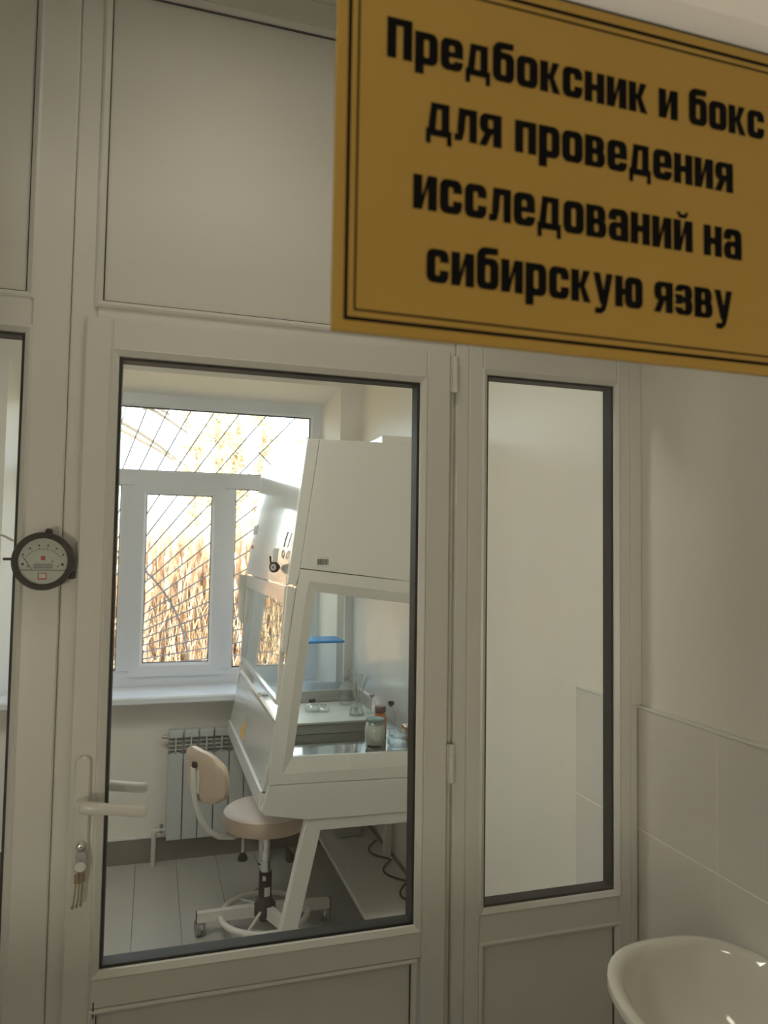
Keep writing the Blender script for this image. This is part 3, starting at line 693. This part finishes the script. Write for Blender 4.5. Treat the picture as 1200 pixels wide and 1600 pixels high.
for side in (-1, 1):
    g = []
    for iv in range(NV+1):
        row = []
        for iu in range(NU+1):
            a, b = -1+2*iu/NU, -1+2*iv/NV
            ex, ey = abs(a), abs(b)
            # squircle mapping rounds the corners
            u = a*math.sqrt(max(0, 1-.42*b**4*1.0)); v = b*math.sqrt(max(0, 1-.42*a**4))
            edge = max(0, 1-max(ex, ey)**6)
            row.append(bm.verts.new(backpt(u*hw, v*hh, side*tk*(.55+.45*edge**.5))))
        g.append(row)
    lay.append(g)
for si, g in enumerate(lay):
    for iv in range(NV):
        for iu in range(NU):
            bm.faces.new((g[iv][iu], g[iv][iu+1], g[iv+1][iu+1], g[iv+1][iu]))
ed = lambda g: [g[0][i] for i in range(NU+1)]+[g[i][NU] for i in range(1, NV+1)]+[g[NV][i] for i in range(NU-1, -1, -1)]+[g[i][0] for i in range(NV-1, 0, -1)]
e0, e1 = ed(lay[0]), ed(lay[1])
for i in range(len(e0)):
    k = (i+1) % len(e0); bm.faces.new((e0[i], e0[k], e1[k], e1[i]))
bmesh.ops.recalc_face_normals(bm, faces=bm.faces[:])
MB().bm(bm, True).build('backrest', M['vinyl'], so)
def bp_(dn, z): return sc-nb*dn+Vector((0, 0, z))
br = MB().tube([bp_(.05, -1.256), bp_(.17, -1.256), bp_(.235, -1.240), bp_(.285, -1.205), bp_(.320, -1.15), bp_(.345, -1.08), bp_(.357, -1.01), bp_(.360, -.925)], .0155, 12, flat=.75, up=tuple(nb)).build('back_bracket', M['wmetal'], so)
MB().tube([bp_(.356, -.926), bp_(.356, -.905)], .014, 10, flat=.7, up=tuple(nb)).build('bracket_cap', M['dark'], br)
q = [bp_(.343, z)+tb_*u for u, z in ((-.028, -1.03), (.028, -1.03), (.028, -.935), (-.028, -.935))]
MB().add([*q, *[p-nb*.006 for p in q]], [(0, 1, 2, 3), (7, 6, 5, 4), (0, 4, 5, 1), (1, 5, 6, 2), (2, 6, 7, 3), (3, 7, 4, 0)]).build('back_plate', M['wmetal'], br)
B(sc.x-.11, sc.x+.09, sc.y-.06, sc.y+.06, -1.258, -1.240, b=.003).build('seat_plate', M['wmetal'], so)
MB().lathe([(.0175, -1.45), (.0175, -1.26)], sc, 20).lathe([(.0225, -1.45), (.0225, -1.395)], sc, 20).build('gas_rod', M['chrome'], so)
MB().lathe([(.001, -1.60), (.029, -1.60), (.029, -1.445), (.024, -1.442), (.018, -1.442)], sc, 24).build('column', M['dark'], so)
MB().lathe([(.001, -1.658), (.022, -1.658), (.022, -1.632), (.050, -1.628), (.050, -1.588), (.032, -1.560), (.031, -1.55)], sc, 24).build('hub', M['darkm'], so)
lb_ = MB()
def curved_label(mb, r_, a0, a1, z0, z1):
    n = 5; vs = []
    for k in range(n+1):
        a = a0+(a1-a0)*k/n; vs += [(sc.x+r_*math.cos(a), sc.y+r_*math.sin(a), z0), (sc.x+r_*math.cos(a), sc.y+r_*math.sin(a), z1)]
    mb.add(vs, [(2*k, 2*k+2, 2*k+3, 2*k+1) for k in range(n)])
curved_label(lb_, .0295, math.radians(-105), math.radians(-50), -1.545, -1.505); lb_.build('label', M['lab'], so)
lb_ = MB(); curved_label(lb_, .0295, math.radians(-125), math.radians(-95), -1.475, -1.455); lb_.build('label', M['lab'], so)
for k, deg in enumerate((177, 292, 359, 82)):
    a = math.radians(deg); dv = Vector((math.cos(a), math.sin(a), 0)); pv = Vector((-dv.y, dv.x, 0))
    vs = []
    for t, zt, zb, hwid in ((.04, -1.585, -1.636, .016), (.295, -1.596, -1.636, .014)):
        for sx, z in ((-1, zb), (1, zb), (1, zt), (-1, zt)): vs.append(sc+dv*t+pv*hwid*sx+Vector((0, 0, z)))
    lg = MB().add(vs, [(0, 1, 5, 4), (1, 2, 6, 5), (2, 3, 7, 6), (3, 0, 4, 7), (3, 2, 1, 0), (4, 5, 6, 7)]).build('leg', M['wmetal'], so)
    cp = [sc+dv*.2955+pv*s*.0145+Vector((0, 0, z)) for s, z in ((-1, -1.638), (1, -1.638), (1, -1.594), (-1, -1.594))]
    MB().add([*cp, *[p+dv*.004 for p in cp]], [(0, 1, 2, 3), (4, 7, 6, 5), (0, 4, 5, 1), (1, 5, 6, 2), (2, 6, 7, 3), (3, 7, 4, 0)]).build('end_cap', M['dark'], lg)
    cc = sc+dv*.278
    cs_ = MB().lathe([(.008, -1.650), (.008, -1.634)], cc, 10)
    ca = (1.75, .6, 1.2, 2.4)[k]; cd_ = Vector((math.cos(ca), math.sin(ca), 0)); ax = Vector((-cd_.y, cd_.x, 0)); wc = cc+cd_*.012+Vector((0, 0, -1.6665))
    hood = [wc+cd_*.027*math.cos(t)+Vector((0, 0, .031*math.sin(t)-.004)) for t in [PI*(.05+.9*i/6) for i in range(7)]]
    cs_.tube(hood, .019, 8, flat=.35, up=(0, 0, 1))
    co = cs_.build('castor', M['chrome'], so)
    wh = MB()
    for s in (-1, 1):
        w0 = wc+ax*s*.011; vs = []; n = 16
        for sgn2 in (-.008, .008):
            for i in range(n): t = 2*PI*i/n; vs.append(w0+ax*sgn2+cd_*.033*math.cos(t)+Vector((0, 0, .033*math.sin(t))))
        wh.add(vs, [(i, (i+1) % n, n+(i+1) % n, n+i) for i in range(n)]+[tuple(range(n))[::-1], tuple(range(n, 2*n))])
    wh.build('wheel', M['foot'], co)
rz = -1.655
MB().tube([(sc.x+.193*math.cos(t), sc.y+.193*math.sin(t), rz+.03) for t in [2*PI*i/48 for i in range(48)]], .0132, 10, closed=True).build('foot_ring', M['wmetal'], so)
spk = MB()
for k in range(3):
    a = math.radians(238+120*k); spk.tube([(sc.x+.02*math.cos(a), sc.y+.02*math.sin(a), -1.60), (sc.x+.20*math.cos(a), sc.y+.20*math.sin(a), rz+.022), (sc.x+.215*math.cos(a), sc.y+.215*math.sin(a), rz+.02)], .007, 8)
spk.build('ring_spoke', M['wmetal'], so)
MB().tube([(sc.x+.03, sc.y-.02, -1.268), (sc.x+.06, sc.y-.03, -1.30), (sc.x+.085, sc.y-.04, -1.34)], .004, 8).build('lever_rod', M['dark'], so)
MB().tube([(sc.x+.082, sc.y-.04, -1.333), (sc.x+.092, sc.y-.04, -1.352), (sc.x+.103, sc.y-.04, -1.378), (sc.x+.110, sc.y-.04, -1.395), (sc.x+.113, sc.y-.04, -1.402)], [.006, .012, .023, .019, .006], 12, flat=.35, up=(0, 1, 0)).build('lever_paddle', M['dark'], so)
MB().lathe([(.006, -1.36), (.006, -1.27)], (sc.x-.105, sc.y-.01, 0), 10).build('tension_rod', M['wmetal'], so)
MB().lathe([(.010, -1.385), (.022, -1.380), (.022, -1.368), (.012, -1.350), (.008, -1.346)], (sc.x-.105, sc.y-.01, 0), 14).build('tension_knob', M['dark'], so)

# ------------------------------------------------------------ radiator
rx, ry, rzb, rzt = .108, 4.2, -1.562, -.985
rd = thing('radiator', (rx+.37, 4.24, rzb), 'white sectional radiator mounted under the window sill behind the stool', 'radiator')
sec = None
for k in range(10):
    x0 = rx+.0815*k; mb = MB()
    # front plate, ribs and two fins with a rounded head
    mb.box(x0+.003, x0+.079, ry, ry+.006, rzb, rzt-.128, b=.002)
    mb.prism([(x0+.004, rzt-.128), (x0+.078, rzt-.128), (x0+.055, rzt-.116), (x0+.027, rzt-.116)], ry+.001, ry+.006)
    mb.box(x0+.003, x0+.079, ry+.001, ry+.075, rzt-.042, rzt, b=.006)
    mb.box(x0+.037, x0+.0445, ry+.001, ry+.07, rzb, rzt-.04, b=.001)
    for zz in (.058, .082, .104): mb.box(x0+.006, x0+.075, ry+.004+zz*.1, ry+.03, rzt-zz-.002, rzt-zz+.002, b=0)
    mb.build('section', M['rad'], rd)
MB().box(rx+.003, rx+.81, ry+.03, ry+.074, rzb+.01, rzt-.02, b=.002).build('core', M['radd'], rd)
MB().lathe([(.011, -.025), (.012, -.02), (.012, 0)], (rx, ry+.04, rzt-.038), 12, 'x').lathe([(.006, -.035), (.006, -.02)], (rx, ry+.04, rzt-.038), 10, 'x').build('bleed_valve', M['satin'], rd)
pv_ = MB().tube([(rx, ry+.04, -1.517), (.075, ry+.04, -1.517), (.058, ry+.04, -1.519), (.050, ry+.04, -1.530), (.049, ry+.04, -1.56), (.049, ry+.04, -1.70)], .0125, 12).tube([(.062, ry+.04, -1.517), (.052, ry+.04, -1.520), (.049, ry+.04, -1.535)], .0165, 12).build('supply_pipe', M['pipe'], rd)
MB().lathe([(.016, -.03), (.016, -.018), (.012, -.017), (.012, 0)], (rx, ry+.04, -1.517), 12, 'x').lathe([(.009, 0), (.009, .024), (.005, .026)], (rx-.022, ry+.04, -1.512), 10).build('valve', M['satin'], rd)

# ------------------------------------------------------------ sink
SZ = -.790
sk = thing('wash_basin', (1.0, 1.05, FL), 'white ceramic pedestal wash basin fixed to the tiled wall', 'sink')
def basin_ring(ax, ay, z, dx=0, n=44):
    out = []
    for k in range(n):
        t = 2*PI*k/n; c, s = math.cos(t), math.sin(t)
        x = 1.0+dx+ax*math.copysign(abs(c)**.9, c); y = 1.06+ay*math.copysign(abs(s)**.9, s)
        if c > 0: x = 1.0+dx+min(.171-dx, ax*abs(c)**.62)
        out.append((x, y, z))
    return out
rings = [basin_ring(.07, .08, SZ-.215), basin_ring(.11, .15, SZ-.19), basin_ring(.155, .22, SZ-.12), basin_ring(.188, .262, SZ-.05), basin_ring(.200, .274, SZ-.022),
         basin_ring(.205, .279, SZ-.010), basin_ring(.202, .276, SZ-.001), basin_ring(.194, .268, SZ+.003), basin_ring(.183, .257, SZ), basin_ring(.174, .248, SZ-.010),
         basin_ring(.160, .232, SZ-.035, -.005), basin_ring(.135, .20, SZ-.085, -.005), basin_ring(.10, .14, SZ-.125), basin_ring(.05, .06, SZ-.142), basin_ring(.018, .018, SZ-.146)]
n = 44; vs = [p for q in rings for p in q]
fs = [(i*n+k, i*n+(k+1) % n, (i+1)*n+(k+1) % n, (i+1)*n+k) for i in range(len(rings)-1) for k in range(n)]
MB().add(vs, fs, True).build('bowl', M['ceramic'], sk)
MB().lathe([(.001, -.147), (.022, -.147), (.022, -.1435), (.016, -.1425), (.001, -.144)], (1.0, 1.045, SZ), 18).build('drain', M['chrome'], sk)
MB().lathe([(.09, FL), (.085, FL+.02), (.07, -1.45), (.068, -1.1), (.08, SZ-.19)], (1.03, 1.05, 0), 28).build('pedestal', M['ceramic'], sk)

# ------------------------------------------------------------ outside: grille, reeds, trees
gx, gz, gy = -.609, -.753, 4.70
gr = thing('window_grille', (.15, gy, -.80), 'dark iron window grille of rays fanning from the lower left corner', 'grille')
GX1, GZ1 = 1.0, .90
MB().tube([(-.72, gy, -.80), (1.02, gy, -.80), (1.02, gy, .93), (-.72, gy, .93)], .008, 6, closed=True).build('frame', M['grille'], gr)
for k in range(1, 23):
    a = math.radians(3.9*k+.9); L = min((GX1-gx)/max(1e-4, math.cos(a)), (GZ1-gz)/math.sin(a))
    MB().tube([(gx+.05*math.cos(a), gy, gz+.05*math.sin(a)), (gx+L*math.cos(a), gy, gz+L*math.sin(a))], .0045, 6).build('ray', M['grille'], gr)
for R_ in (.14, .835): MB().tube([(gx+R_*math.cos(t), gy+.008, gz+R_*math.sin(t)) for t in [PI/2*i/24 for i in range(25)]], .006, 6).build('arc', M['grille'], gr)
for p, q in (((.62, .36), (.98, -.02)), ((.62, .62), (.98, .26)), ((.70, -.05), (.98, -.33))):
    MB().tube([(p[0], gy+.008, p[1]), (q[0], gy+.008, q[1])], .0045, 6).build('cross_bar', M['grille'], gr)

GR = -2.35
gd = struct(B(-40, 40, YW+.45, 60, GR-.2, GR, b=0).build('ground', M['earth']))
def reeds(n, y0, y1, hs, name):
    vs, fs = [], []
    for i in range(n):
        y = y0+(y1-y0)*random.random(); xc = -.1*y; x = random.uniform(-.32*y-1, .32*y+1)
        h = random.uniform(*hs); lean = random.gauss(0, .10); ly = random.gauss(0, .08); wd = random.uniform(.005, .011)
        o = len(vs); a0 = random.random()*6
        for t in (0, .5, 1):
            for k in range(3):
                a = a0+2.094*k; rr = wd*(1-.6*t)
                vs.append((x+lean*t*t*h+rr*math.cos(a), y+ly*t*t*h+rr*math.sin(a), GR+h*t))
        for j in (0, 1):
            for k in range(3): fs.append((o+j*3+k, o+j*3+(k+1) % 3, o+j*3+3+(k+1) % 3, o+j*3+3+k))
        for _ in range(8):   # leaves, each a bent blade with a fold
            t = random.uniform(.25, .98); a = random.random()*6.28; L = random.uniform(.08, .2); up = random.uniform(.2, 1.8)*random.choice((1, 1, 1, -1))
            p = Vector((x+lean*t*t*h, y+ly*t*t*h, GR+h*t)); dv = Vector((math.cos(a), math.sin(a), 0)); sv = Vector((-dv.y, dv.x, 0))*random.uniform(.005, .010)
            o2 = len(vs); m1 = p+dv*L*.5+Vector((0, 0, up*L+.05)); m2 = p+dv*L+Vector((0, 0, up*L-.09))
            vs += [p, m1+sv, m1-sv+Vector((0, 0, .01)), m2]; fs += [(o2, o2+1, o2+2), (o2+1, o2+3, o2+2)]
        # plume
        tp = Vector((x+lean*h, y+ly*h, GR+h)); o3 = len(vs)
        vs += [tp, tp+Vector((.03, 0, .10)), tp+Vector((-.02, .025, .10)), tp+Vector((-.02, -.025, .10)), tp+Vector((.03*lean*5, 0, .26))]
        fs += [(o3, o3+1, o3+2), (o3, o3+2, o3+3), (o3, o3+3, o3+1), (o3+4, o3+2, o3+1), (o3+4, o3+3, o3+2), (o3+4, o3+1, o3+3)]
    mb = MB(); mb.v = [tuple(v) for v in vs]; mb.f = [list(q) for q in fs]; mb.sm = [False]*len(fs)
    return mb.build(name, M['reed'])
tag(reeds(16000, 8.0, 12.8, (1.7, 2.38), 'reed_bed'), 'dense bed of dry golden reeds outside the barred window', 'reeds', kind='stuff')
def tree(x, y, h, lb, lean=0, leafn=900, spread=.35, bark='bark', grp=None, bare=False):
    t = thing('poplar_tree' if not bare else 'bare_tree', (x, y, GR), lb, 'tree', grp)
    tr = MB(); pts = [(x+lean*s*s*h+.03*math.sin(7*s+x), y, GR+h*s) for s in [i/10 for i in range(11)]]
    tr.tube(pts, [max(.012, .085*(1-.75*i/10)) for i in range(11)], 8); tro = tr.build('trunk', M[bark], t)
    bb_ = MB(); lf = MB()
    nb_ = 46 if not bare else 16
    for i in range(nb_):
        s = random.uniform(.28, .98); base = Vector((x+lean*s*s*h+.03*math.sin(7*s+x), y, GR+h*s)); a = random.random()*6.28
        L = random.uniform(.25, .8)*(spread/.35) if not bare else random.uniform(.8, 2.2)
        dv = Vector((math.cos(a), math.sin(a), random.uniform(.5, 1.5) if not bare else random.uniform(-.3, .5))).normalized()
        q = [base+dv*L*u+Vector((random.gauss(0, .03), random.gauss(0, .03), -(.12 if bare else .0)*u*u*L)) for u in (0, .35, .7, 1)]
        q[0] = base; bb_.tube(q, [.016 if bare else .011, .010, .007, .003], 5)
        for _ in range(leafn//nb_):
            u = random.uniform(.15, 1.05); p = base+dv*L*u+Vector((random.gauss(0, .06), random.gauss(0, .06), random.gauss(0, .09)))
            n1 = Vector((random.gauss(0, 1), random.gauss(0, 1), random.gauss(0, 1))).normalized(); n2 = n1.orthogonal().normalized(); sz = random.uniform(.025, .05)
            o = len(lf.v); lf.add([p-n1*sz, p+n2*sz*.6+Vector((0, 0, .006)), p+n1*sz, p-n2*sz*.6+Vector((0, 0, .006))], [(0, 1, 2), (0, 2, 3)])
    bb_.build('branches', M[bark], t)
    if not bare:
        fo = lf.build('foliage', M['leaf'], t); fo['kind'] = 'stuff'
    return t
tn = 'slim yellow-leaved tree standing beyond the reeds outside the window'
ordn = ('first', 'second', 'third', 'fourth', 'fifth', 'sixth', 'seventh')
for i, (x, y, h, l) in enumerate(((-2.6, 15.4, 4.6, .0), (.67, 13.9, 7.5, .003), (1.25, 15.6, 9, -.002), (1.42, 13.9, 8, .002), (2.13, 15.6, 9, .002), (2.68, 13.9, 8, .0), (3.7, 15.6, 9, -.003))):
    tree(x, y, h, 'slim yellow-leaved tree beyond the reeds, %s from the left of its row' % ordn[i], l, grp='slim trees beyond the reeds', leafn=4200, spread=.21)
bt = tree(-1.6, 19, 6.4, 'bare grey tree with long thin boughs outside the upper window', .0, bare=True, bark='barkg')
# long boughs crossing the upper light
bo = MB()
for p, q in (((-1.6, 19, 3.40), (.95, 19.2, 1.9)), ((-1.6, 19, 3.2), (.85, 18.8, 1.86)), ((-1.6, 19, 4.0), (.75, 19.1, 2.9)), ((-.35, 19, 3.45), (.3, 19.0, 3.3)), ((-1.6, 19, 4.3), (.2, 19.3, 3.9))):
    P, Q = Vector(p), Vector(q); bo.tube([P+(Q-P)*u+Vector((0, 0, .10*math.sin(PI*u)+random.gauss(0, .02))) for u in [i/6 for i in range(7)]], [.06-.005*i for i in range(7)], 6)
bo.build('bough', M['barkg'], bt)

# ------------------------------------------------------------ ceiling lamps added above the view to brighten the rooms
def added_ceiling_lamp(x, y, sx, sy, power, col, lb):
    t = thing('added_ceiling_lamp', (x, y, CE-.05), lb, 'lamp')
    B(x-sx/2-.015, x+sx/2+.015, y-sy/2-.015, y+sy/2+.015, CE-.04, CE-.0005, b=.004).build('housing', M['wmetal'], t)
    B(x-sx/2, x+sx/2, y-sy/2, y+sy/2, CE-.046, CE-.0402, b=.001).build('diffuser', M['diffuser'], t)
    ld = bpy.data.lights.new('added_lamp_light', 'AREA'); ld.shape = 'RECTANGLE'; ld.size = sx; ld.size_y = sy; ld.energy = power; ld.color = col
    lo = bpy.data.objects.new('added_lamp_light', ld); C.objects.link(lo); lo.parent = t; lo.location = (0, 0, -.001)
added_ceiling_lamp(-.95, -.25, .6, .6, FILL_CORRIDOR, WARM, 'added square ceiling lamp in the corridor behind the viewer')
added_ceiling_lamp(.15, 1.0, .3, .3, FILL_VEST, WARM, 'added small square ceiling lamp between the two glazed doors')
added_ceiling_lamp(-.45, 2.15, .6, .6, FILL_BOX, NEUT, 'added square ceiling lamp over the middle of the laboratory room')

wl = thing('added_wall_lamp', (-1.5, YB+.03, -.95), 'added white wall lamp on the corridor wall behind the viewer', 'lamp')  # added out of view to light the lower part of the partition
B(-1.68, -1.32, YB+.0005, YB+.035, -.97, -.43, b=.006).build('housing', M['wmetal'], wl)
B(-1.66, -1.34, YB+.0352, YB+.06, -.95, -.45, b=.01).build('diffuser', M['diffuser'], wl)
ld = bpy.data.lights.new('added_lamp_light', 'AREA'); ld.shape = 'RECTANGLE'; ld.size = .32; ld.size_y = .5; ld.energy = FILL_WALL; ld.color = WARM
lo = bpy.data.objects.new('added_lamp_light', ld); C.objects.link(lo); lo.parent = wl; lo.location = (0, .034, .25); lo.rotation_euler = (PI/2, 0, 0)   # shines along +Y
